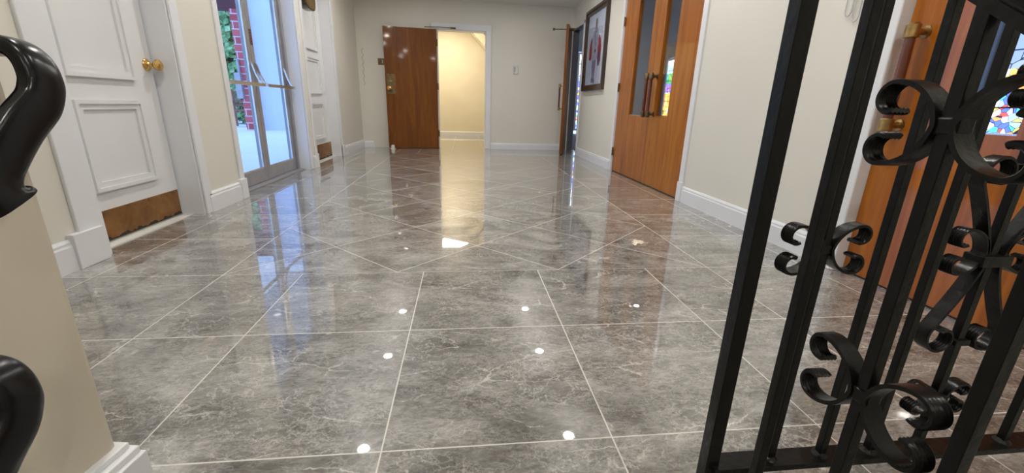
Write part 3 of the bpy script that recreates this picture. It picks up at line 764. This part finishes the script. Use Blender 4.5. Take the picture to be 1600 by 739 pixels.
# wire ornament on right wall
root = thing('wire_hanger', (WR, 1.96, 1.14), 'looped silver wire ornament hanging on the right wall behind the railing', 'ornament')
for dy, dz in ((0, 0), (0.045, 0.03), (-0.075, 0.02)):
    k = MB(); pts = []
    for i in range(25):
        a = PI * i / 24
        pts.append((WR - 0.012, 1.965 + dy + 0.018 * math.cos(a), 1.165 + dz - 0.025 * math.sin(a)))
    pts = [(WR - 0.012, 1.983 + dy, 1.6)] + pts + [(WR - 0.012, 1.947 + dy, 1.6)]
    k.tube(pts, 0.003, 6, up=(1, 0, 0)); k.build('wire_loop', 'silver_wire', root, smooth=True)
k = MB(); k.box(WR - 0.02, WR, 1.85, 2.04, 1.595, 1.615, 0.003); k.build('hook_bar', 'silver_wire', root)

# ------------------------------------------------------------------ left handrails on the stair wall
def hand_piece(name, label, dx, dy, dz):
    # moulded cap section: a = along width (y), b = thickness
    wdt, th = 0.0265, 0.0125
    sec = []
    for i in range(24):
        a = 2 * PI * i / 24; ca, sa = math.cos(a), math.sin(a)
        sec.append((wdt * math.copysign(abs(ca) ** 0.6, ca), th * math.copysign(abs(sa) ** 0.7, sa)))
    path, ups, sc = [], [], []
    q0, q1, q2 = Vector((-0.600, 0.664, 0.783)), Vector((-0.556, 0.664, 0.786)), Vector((-0.553, 0.656, 0.735))
    DN = (0, 0.72, -0.69)
    path += [Vector((-0.665, 0.664, 0.780)), Vector((-0.63, 0.664, 0.782))]; ups += [(0, 1, 0)] * 2; sc += [1.0] * 2
    for i in range(13):
        t = i / 12; path.append((1 - t) ** 2 * q0 + 2 * t * (1 - t) * q1 + t * t * q2)
        ups.append(tuple(Vector((0, 1, 0)).lerp(Vector((0, 0.9, -0.4)), t))); sc.append(1.0)
    rest = [(0.645, 0.715), (0.630, 0.702), (0.612, 0.688), (0.592, 0.668), (0.574, 0.648), (0.562, 0.632), (0.556, 0.618), (0.556, 0.606), (0.560, 0.596)]
    for i, (y, z) in enumerate(rest):
        t = i / 8; path.append(Vector((-0.552, y, z)))
        ups.append(DN if i < 5 else tuple(Vector(DN).lerp(Vector((0, 1, -0.1)), (i - 4) / 4)))
        sc.append(1.0 if i < 6 else (1.0 + 0.14 * (i - 5), 1.0 + 0.2 * (i - 5)))
    sc = [(c, c) if isinstance(c, float) else c for c in sc]
    for _ in range(2):
        P2, U2, S2 = [path[0]], [ups[0]], [sc[0]]
        for i in range(len(path) - 1):
            for t in (0.25, 0.75):
                P2.append(path[i].lerp(path[i + 1], t)); U2.append(tuple(Vector(ups[i]).lerp(Vector(ups[i + 1]), t)))
                S2.append((sc[i][0] + (sc[i + 1][0] - sc[i][0]) * t, sc[i][1] + (sc[i + 1][1] - sc[i][1]) * t))
        P2.append(path[-1]); U2.append(ups[-1]); S2.append(sc[-1]); path, ups, sc = P2, U2, S2
    off = Vector((dx, dy, dz))
    path = [p + off for p in path]
    root = thing(name, Vector((-0.64, 0.664, 0.78)) + off, label, 'handrail', 'black glossy handrail ends on the stair wall')
    k = MB(); k.sweep(path, sec, ups, sc); o = k.build('rail', 'black_gloss', root, smooth=True)
    bv = o.modifiers.new('soft', 'BEVEL'); bv.width = 0.004; bv.segments = 2; bv.limit_method = 'ANGLE'; bv.angle_limit = R(40)
    k = MB(); k.lathe([(0, 0.045), (0.006, 0.044), (0.010, 0.03)], Vector((-0.652, 0.664, 0.781)) + off, (1, 0, 0), 24); k.build('wall_flange', 'black_gloss', root, smooth=True)
hand_piece('handrail', 'upper glossy black handrail end bending down from the tan stair wall at the left edge', 0, 0, 0)
hand_piece('handrail', 'lower glossy black handrail end on the tan stair wall, near the bottom left corner', -0.004, -0.150, -0.385)

# ------------------------------------------------------------------ wrought iron railing
root = thing('wrought_iron_railing', (0.46, 0.592, 0.0), 'black wrought iron railing with square bars and curled scrolls around the stairs', 'railing')
NX, NYc = 0.4595, 0.5925
k = MB(); k.box(NX - 0.0127, NX + 0.0127, NYc - 0.0127, NYc + 0.0127, -0.06, 1.03, 0.0012)
np_ = k.build('newel_post', 'black_iron', root)
k = MB(); k.box(NX - 0.019, NX + 0.019, NYc - 0.019, NYc + 0.019, -0.0, 0.010, 0.002); k.build('base_plate', 'black_iron', np_)
k = MB(); k.lathe([(0, 0.017), (0.01, 0.02), (0.03, 0.024), (0.05, 0.018), (0.062, 0.0)], (NX, NYc, 1.03), (0, 0, 1), 20); k.build('finial', 'black_iron', np_, smooth=True)
# landing bottom rail and top rail
k = MB(); k.box(NX, 1.80, 0.570, 0.611, 0.078, 0.090, 0.001); k.build('bottom_rail', 'black_iron', root)
k = MB(); k.box(NX, 1.80, 0.572, 0.612, 0.985, 1.000, 0.003); k.build('top_rail', 'black_iron', root)
BW_ = 0.0068
LB = [0.583, 0.691, 0.797, 0.903, 1.008, 1.106, 1.21, 1.315, 1.42, 1.525, 1.63, 1.735]
for x in LB:
    k = MB(); k.box(x - BW_, x + BW_, 0.592 - BW_, 0.592 + BW_, 0.088, 0.988, 0.0008)
    k.lathe([(0, 0.016), (0.004, 0.012), (0.007, 0.008)], (x, 0.592, 0.089), (0, 0, 1), 12)
    k.build('baluster', 'black_iron', root)
# sloping stair section
SL = 0.70
SB = [0.483, 0.364, 0.268, 0.162, 0.056, -0.05, -0.156]
def zr(y): return 0.989 - (0.592 - y) * SL        # top rail centre
sx = 0.460
k = MB()
sec = []
for i in range(16):
    a = 2 * PI * i / 16; ca, sa = math.cos(a), math.sin(a)
    sec.append((0.0155 * math.copysign(abs(sa) ** 0.6, sa), 0.024 * math.copysign(abs(ca) ** 0.6, ca)))
k.sweep([(sx, 0.60, zr(0.60) + 0.02), (sx, -0.30, zr(-0.30) + 0.02)], sec, (0, 0, 1)); hr_ = k.build('handrail', 'black_iron', root, smooth=True)
k = MB(); k.sweep([(sx, 0.60, zr(0.60) - 0.002), (sx, -0.30, zr(-0.30) - 0.002)], [(-0.005, -0.017), (0.005, -0.017), (0.005, 0.017), (-0.005, 0.017)], (0, 0, 1)); k.build('rail_channel', 'black_iron', hr_)
k = MB(); k.sweep([(sx, 0.585, 0.035), (sx, -0.30, 0.035 - 0.885 * SL)], [(-0.006, -0.017), (0.006, -0.017), (0.006, 0.017), (-0.006, 0.017)], (0, 0, 1)); k.build('bottom_rail', 'black_iron', root)
for y in SB:
    k = MB(); k.box(sx - BW_, sx + BW_, y - BW_, y + BW_, 0.035 - (0.585 - y) * SL, zr(y), 0.0008); k.build('baluster', 'black_iron', root)

def scroll_section(rib=1.0, wd=0.0115, th=0.0024):
    """flat bar with ribbed outer face: (a = thickness direction, b = depth)"""
    out = []; n = 10
    for i in range(n + 1):
        b_ = -wd + 2 * wd * i / n
        out.append((th + rib * (0.0011 if i % 2 else -0.0007), b_))
    for i in range(n + 1):
        b_ = wd - 2 * wd * i / n
        out.append((-th - rib * (0.0011 if i % 2 else -0.0007), b_))
    return out
SEC = scroll_section()
def cs_half(sgn, r0, r1, r2, turn1=78, turn2=212, r_in=None):
    """C-scroll half in (s, z): starts at (0,0) going up, curls away to +s"""
    pts = [(0.0, 0.0)]; th = 82.0; x = z = 0.0; step = 5.0; acc = 0
    while acc < turn1 + turn2:
        r = r0 if acc < turn1 else r1 + (r2 - r1) * (acc - turn1) / turn2
        dl = r * R(step); th2 = th - step / 2
        x += dl * math.cos(R(th2)); z += dl * math.sin(R(th2)); th -= step; acc += step
        pts.append((x, z))
    return [(p[0], p[1] * sgn) for p in pts]
def add_scroll(mapf, pts, outn, parent=root, sec=SEC, name='scroll', taper=True):
    path = [mapf(*p) for p in pts]
    # up vector = outward normal in plane: use the axis direction as 'side'
    ax = (Vector(mapf(0, 0, 1)) - Vector(mapf(0, 0, 0))).normalized()
    ups = []
    n = len(path)
    for i in range(n):
        t = (Vector(path[min(i + 1, n - 1)]) - Vector(path[max(i - 1, 0)])).normalized()
        ups.append(tuple(t.cross(ax) * outn))
    sc = [(1.0, 1.0)] * n
    both = math.hypot(pts[0][0] - pts[-1][0], 0) < 0.004        # curls at both ends
    secs = []
    for i in range(n):
        e = min(i, n - 1 - i) if both else n - 1 - i
        secs.append(scroll_section(max(0.0, min(1.0, (46 - e) / 16.0))))
    k = MB(); k.sweep(path, secs, ups, sc)
    return k.build(name, 'black_iron', parent, smooth=True)
def c_pair(mapf, s0, zc, dirn, k_=1.0, off=0.0085):
    """one C scroll beside a bar: dirn +1/-1 side, centred at zc"""
    up = cs_half(1, 0.057 * k_, 0.0205 * k_, 0.0135 * k_); dw = cs_half(-1, 0.057 * k_, 0.0205 * k_, 0.0135 * k_)
    pts = dw[::-1] + up[1:]
    pts = [(s0 + dirn * (off + p[0]), zc + p[1]) for p in pts]
    return add_scroll(mapf, pts, -dirn if mapf is mst else dirn)
def collar(mapf, s, z, hs, hz, hd):
    a = Vector(mapf(s - hs, z - hz, -hd)); b_ = Vector(mapf(s + hs, z + hz, hd))
    k = MB(); k.box(min(a.x, b_.x), max(a.x, b_.x), min(a.y, b_.y), max(a.y, b_.y), a.z, b_.z, 0.002); k.build('collar', 'black_iron', root)
def mst(s, z, d=0): return (sx + d, s, z)
def mld(s, z, d=0): return (s, 0.592 + d, z)
# ornaments on the stair bars
def stair_orn(y, z, k_):
    c_pair(mst, y, z, 1, k_); c_pair(mst, y, z, -1, k_); collar(mst, y, z, 0.0125, 0.008, 0.0095)
stair_orn(SB[1], 0.719, 0.86); stair_orn(SB[1], 0.417, 0.88)
for j, y in enumerate(SB[3:]):
    yy = y; dz_ = (0.364 - y) * SL
    if j % 2 == 0: stair_orn(yy, 0.719 - dz_, 0.86); stair_orn(yy, 0.417 - dz_, 0.88)
# lyre ornament on the landing railing
def lyre(xc):
    zc = 0.494
    collar(mld, xc, zc, 0.030, 0.010, 0.016)
    for dirn in (-1, 1):
        c_pair(mld, xc, zc + 0.016, dirn, 0.80, 0.020)
        for sg_, zz in ((-1, zc), (1, zc)):
            # long leg from the collar then curl towards the bar
            pts = []
            n = 12
            for i in range(n + 1):
                t = i / n; pts.append((0.014 + 0.058 * t ** 1.3, 0.128 * t))
            x, z = pts[-1]; th = math.degrees(math.atan2(0.128, 0.058 * 1.3)); acc = 0
            while acc < 430 - 90:
                r = 0.034 - 0.022 * min(1, acc / 330)
                th += 6; x += r * R(6) * math.cos(R(th - 3)); z += r * R(6) * math.sin(R(th - 3)); acc += 6; pts.append((x, z))
            pts = [(xc + dirn * p[0], zz + sg_ * p[1]) for p in pts]
            add_scroll(mld, pts, dirn * sg_ * 1)
    for z_ in (zc - 0.160, zc + 0.160): collar(mld, xc, z_, 0.016, 0.006, 0.012)
    for z_ in (0.212, 0.778):
        for dirn in (-1, 1): c_pair(mld, xc, z_, dirn, 0.62, 0.010)
        collar(mld, xc, z_, 0.014, 0.008, 0.0135)
lyre(LB[3])
for j in (0, 6):
    for dirn in (-1, 1): c_pair(mld, LB[j], 0.517, dirn, 0.82)
    collar(mld, LB[j], 0.517, 0.0125, 0.007, 0.0095)
lyre(LB[9])

# ------------------------------------------------------------------ nave beyond the right wall
m_ = MB()
m_.box(5.4, 5.6, -1.0, 2.55, 0, 4.2); m_.box(5.4, 5.6, 4.05, 10.2, 0, 4.2); m_.box(5.4, 5.6, 11.55, 12.4, 0, 4.2)
m_.box(5.4, 5.6, 2.55, 4.05, 0, 0.25); m_.box(5.4, 5.6, 2.55, 4.05, 2.25, 4.2); m_.box(5.4, 5.6, 10.2, 11.55, 0, 0.1); m_.box(5.4, 5.6, 10.2, 11.55, 2.05, 4.2)
m_.box(XR2, 3.135, 12.2, 12.4, 0, 4.2); m_.box(3.78, 5.4, 12.2, 12.4, 0, 4.2); m_.box(3.135, 3.78, 12.2, 12.4, 2.2, 4.2)
m_.box(XR2, 5.6, -1.2, -1.0, 0, 4.2)
m_.box(XR2, XR2 + 0.02, -1.0, 12.4, CZ, 4.2)
m_.box(1.82, 1.86, YB + 0.14, 12.4, 0, 4.2)
m_.box(XR2, 5.6, -1.2, 12.4, 4.2, 4.3)
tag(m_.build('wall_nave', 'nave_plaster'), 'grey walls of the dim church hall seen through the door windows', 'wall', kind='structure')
m_ = MB(); m_.box(XR2 + 0.05, 5.4, -1.0, 12.4, -0.06, 0.0)
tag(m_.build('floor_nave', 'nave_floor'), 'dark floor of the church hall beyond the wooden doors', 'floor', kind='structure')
def glass_window(x, y0, y1, z0, z1, bands, label, axis='x'):
    root = thing('stained_glass_window', (x, (y0 + y1) / 2, z0) if axis == 'x' else ((y0 + y1) / 2, x, z0), label, 'window', 'stained glass windows of the church hall')
    def bx(k, a0, a1, b0, b1, t0, t1, bev=0.0):
        if axis == 'x': k.box(x + t0, x + t1, a0, a1, b0, b1, bev)
        else: k.box(a0, a1, x + t0, x + t1, b0, b1, bev)
    for (a0, a1, b0, b1, mt_) in bands:
        k = MB(); bx(k, y0 + (y1 - y0) * a0, y0 + (y1 - y0) * a1, z0 + (z1 - z0) * b0, z0 + (z1 - z0) * b1, 0.0, 0.01); k.build('glass_panel', mt_, root)
    k = MB()
    for a0, a1 in ((y0 - 0.05, y0), (y1, y1 + 0.05)): bx(k, a0, a1, z0 - 0.05, z1 + 0.05, -0.03, 0.04, 0.004)
    bx(k, y0, y1, z0 - 0.05, z0, -0.03, 0.04, 0.004); bx(k, y0, y1, z1, z1 + 0.05, -0.03, 0.04, 0.004)
    k.build('frame', 'trim_white', root)
    k = MB()
    n = int((z1 - z0) / 0.28)
    for i in range(1, n + 1):
        z_ = z0 + (z1 - z0) * i / (n + 1); bx(k, y0, y1, z_ - 0.006, z_ + 0.006, -0.012, 0.012)
    k.build('saddle_bar', 'plastic_dark', root)
glass_window(5.42, 2.60, 4.00, 0.30, 2.20, [(0, .77, 0, 1, 'glass_pale'), (.77, 1, .48, 1, 'glass_pale'), (.77, 1, 0, .48, 'glass_blue')],
             'blue stained glass window seen through the slot of the near wooden door')
glass_window(5.42, 10.28, 11.48, 0.2, 1.97, [(0, 1, .82, 1, 'glass_sky'), (0, 1, .68, .82, 'glass_green'), (0, .3, 0, .68, 'glass_sky'), (.3, 1, .55, .68, 'glass_violet'), (.3, 1, 0, .55, 'glass_gold')],
             'gold and green stained glass window seen through the slots of the double doors')
glass_window(12.22, 3.185, 3.72, 0.15, 2.12, [(0, 1, .78, 1, 'glass_sky'), (0, 1, 0, .78, 'glass_blue')],
             'blue and red stained glass window in the far open doorway', 'y')
root = thing('hanging_lamp', (3.7, 6.0, 4.2), 'dim round lamp under the ceiling of the church hall', 'light', 'lamps of the church hall')  # invented lamps out of view, added to light the church hall
emis('nave_lamp', (0.80, 0.87, 1.0), 7.0)
k = MB(); k.lathe([(0, 0.30), (-0.05, 0.32), (-0.12, 0.26), (-0.15, 0.0)], (3.7, 6.0, 4.2), (0, 0, 1), 28); k.build('globe', 'nave_lamp', root, smooth=True)
k = MB(); k.lathe([(0.0, 0.34), (-0.03, 0.34), (-0.031, 0.0)], (3.7, 6.0, 4.2), (0, 0, 1), 28); k.build('canopy', 'bronze', root, smooth=True)
for i, dy in enumerate((-4.2, 4.2)):
    o = copy_tree(root, (0, dy, 0)); o['label'] = ['dim round lamp of the church hall nearest the railing end', 'dim round lamp at the far end of the church hall'][i]
root['label'] = 'dim round lamp in the middle of the church hall ceiling'

# ------------------------------------------------------------------ outside the glass doors
m_ = MB(); m_.box(-30, XL2, 0.9, 45, -0.15, -0.012)
tag(m_.build('ground', 'pale_concrete'), 'pale sunlit concrete terrace outside the glass doors', 'ground', kind='structure')
m_ = MB(); m_.box(-4.95, XL2, 11.4, 11.6, -0.012, 3.6)
tag(m_.build('wall_outside', 'white_stucco'), 'white rendered wall outside the glass doors', 'wall', kind='structure')
root = thing('brick_pillar', (-5.22, 11.45, 0), 'red brick pillar with grey downpipe standing outside the glass doors', 'pillar')
k = MB(); k.box(-5.26, -4.96, 11.25, 11.69, -0.012, 2.66, 0.003); k.build('shaft', 'red_brick', root)
k = MB(); k.tube([(-5.22, 11.21, 0.9), (-5.22, 11.21, 1.6)], 0.03, 10); k.box(-5.32, -5.18, 11.14, 11.26, 0.72, 1.30, 0.01); k.build('utility_box', 'aluminium', root)
m_ = MB(); m_.box(-9.0, -4.97, 11.28, 11.66, 2.664, 3.3, 0.01)
tag(m_.build('awning', 'awning_red', base=(-7, 11.5, 2.9)), 'dark maroon awning beam above the brick pillar outside', 'awning')
def tree(x, y, h, label, r):
    root = thing('tree', (x, y, 0), label, 'tree', 'leafy trees outside the glass doors')
    k = MB(); k.tube([(x, y, 0), (x + 0.1, y, h * 0.3), (x - 0.2, y, h * 0.6), (x + 0.1, y, h * 0.9)], 0.16, 10, radii=[1.2, 1, 0.7, 0.3])
    k.tube([(x, y, h * 0.35), (x + 0.9, y - 0.3, h * 0.5), (x + 1.8, y - 0.4, h * 0.52)], 0.10, 8, radii=[1, 0.8, 0.4])
    k.tube([(x, y, h * 0.40), (x - 0.9, y - 0.3, h * 0.6), (x - 1.5, y - 0.4, h * 0.8)], 0.10, 8, radii=[1, 0.8, 0.4]); k.build('trunk', 'bark', root, smooth=True)
    k = MB(); bm = k.bm; rng = random.Random(int(x * 100))
    for i in range(2600):
        a = rng.random() * 2 * PI; el = math.asin(rng.uniform(-1, 1)); rr = r * rng.random() ** 0.4
        c = Vector((x + rr * math.cos(a) * math.cos(el) * 1.2, y + rr * math.sin(a) * math.cos(el), h * 0.62 + rr * math.sin(el) * 1.25))
        s_ = rng.uniform(0.09, 0.2); n = Vector((rng.gauss(0, 1), rng.gauss(0, 1), rng.gauss(0, 1))).normalized(); t = n.orthogonal().normalized(); b_ = n.cross(t)
        q = [bm.verts.new(c + t * s_), bm.verts.new(c + b_ * s_ * 0.55), bm.verts.new(c - t * s_), bm.verts.new(c - b_ * s_ * 0.55)]
        bm.faces.new(q)
    k.build('foliage', 'foliage', root)
tree(-8.0, 17.0, 4.6, 'leafy green tree with bent branches nearest the brick pillar outside', 1.7)
tree(-12.6, 24.5, 5.5, 'pale green tree at the left behind the nearer tree outside', 2.2)
tree(-7.6, 23.0, 5.0, 'green tree partly hidden behind the brick pillar outside', 2.0)
# low hedge and bench
m_ = MB(); rng = random.Random(5)
for i in range(2600):
    c = Vector((rng.uniform(-9.5, -5.8), rng.uniform(13.8, 14.5), rng.uniform(0.1, 0.95))); s_ = rng.uniform(0.08, 0.17)
    n = Vector((rng.gauss(0, 1), rng.gauss(0, 1), rng.gauss(0, 1))).normalized(); t = n.orthogonal().normalized(); b_ = n.cross(t)
    m_.bm.faces.new([m_.bm.verts.new(c + t * s_), m_.bm.verts.new(c + b_ * s_ * .55), m_.bm.verts.new(c - t * s_), m_.bm.verts.new(c - b_ * s_ * .55)])
tag(m_.build('hedge', 'foliage', base=(-7.6, 14.1, 0)), 'low green hedge along the far edge of the terrace outside', 'hedge')
root = thing('garden_chair', (-6.0, 12.6, 0), 'reddish wooden garden chair on the terrace outside', 'chair')
cx0, cy0 = -6.0, 12.6
k = MB(); k.box(cx0 - 0.26, cx0 + 0.26, cy0 - 0.25, cy0 + 0.25, 0.40, 0.44, 0.004); k.build('seat', 'bench_wood', root)
k = MB()
for i in range(4): k.box(cx0 - 0.26, cx0 + 0.26, cy0 + 0.24, cy0 + 0.27, 0.52 + i * 0.11, 0.58 + i * 0.11, 0.003)
k.build('backrest', 'bench_wood', root)
for ax_, ay in ((-0.24, -0.23), (0.24, -0.23), (-0.24, 0.25), (0.24, 0.25)):
    k = MB(); k.box(cx0 + ax_ - 0.02, cx0 + ax_ + 0.02, cy0 + ay - 0.02, cy0 + ay + 0.02, -0.012, 0.95 if ay > 0 else 0.62, 0.003); k.build('leg', 'bench_wood', root)
for ax_ in (-0.24, 0.24):
    k = MB(); k.box(cx0 + ax_ - 0.03, cx0 + ax_ + 0.03, cy0 - 0.27, cy0 + 0.25, 0.61, 0.64, 0.003); k.build('armrest', 'bench_wood', root)

for o in list(bpy.data.objects):
    if '_b' in o: del o['_b']
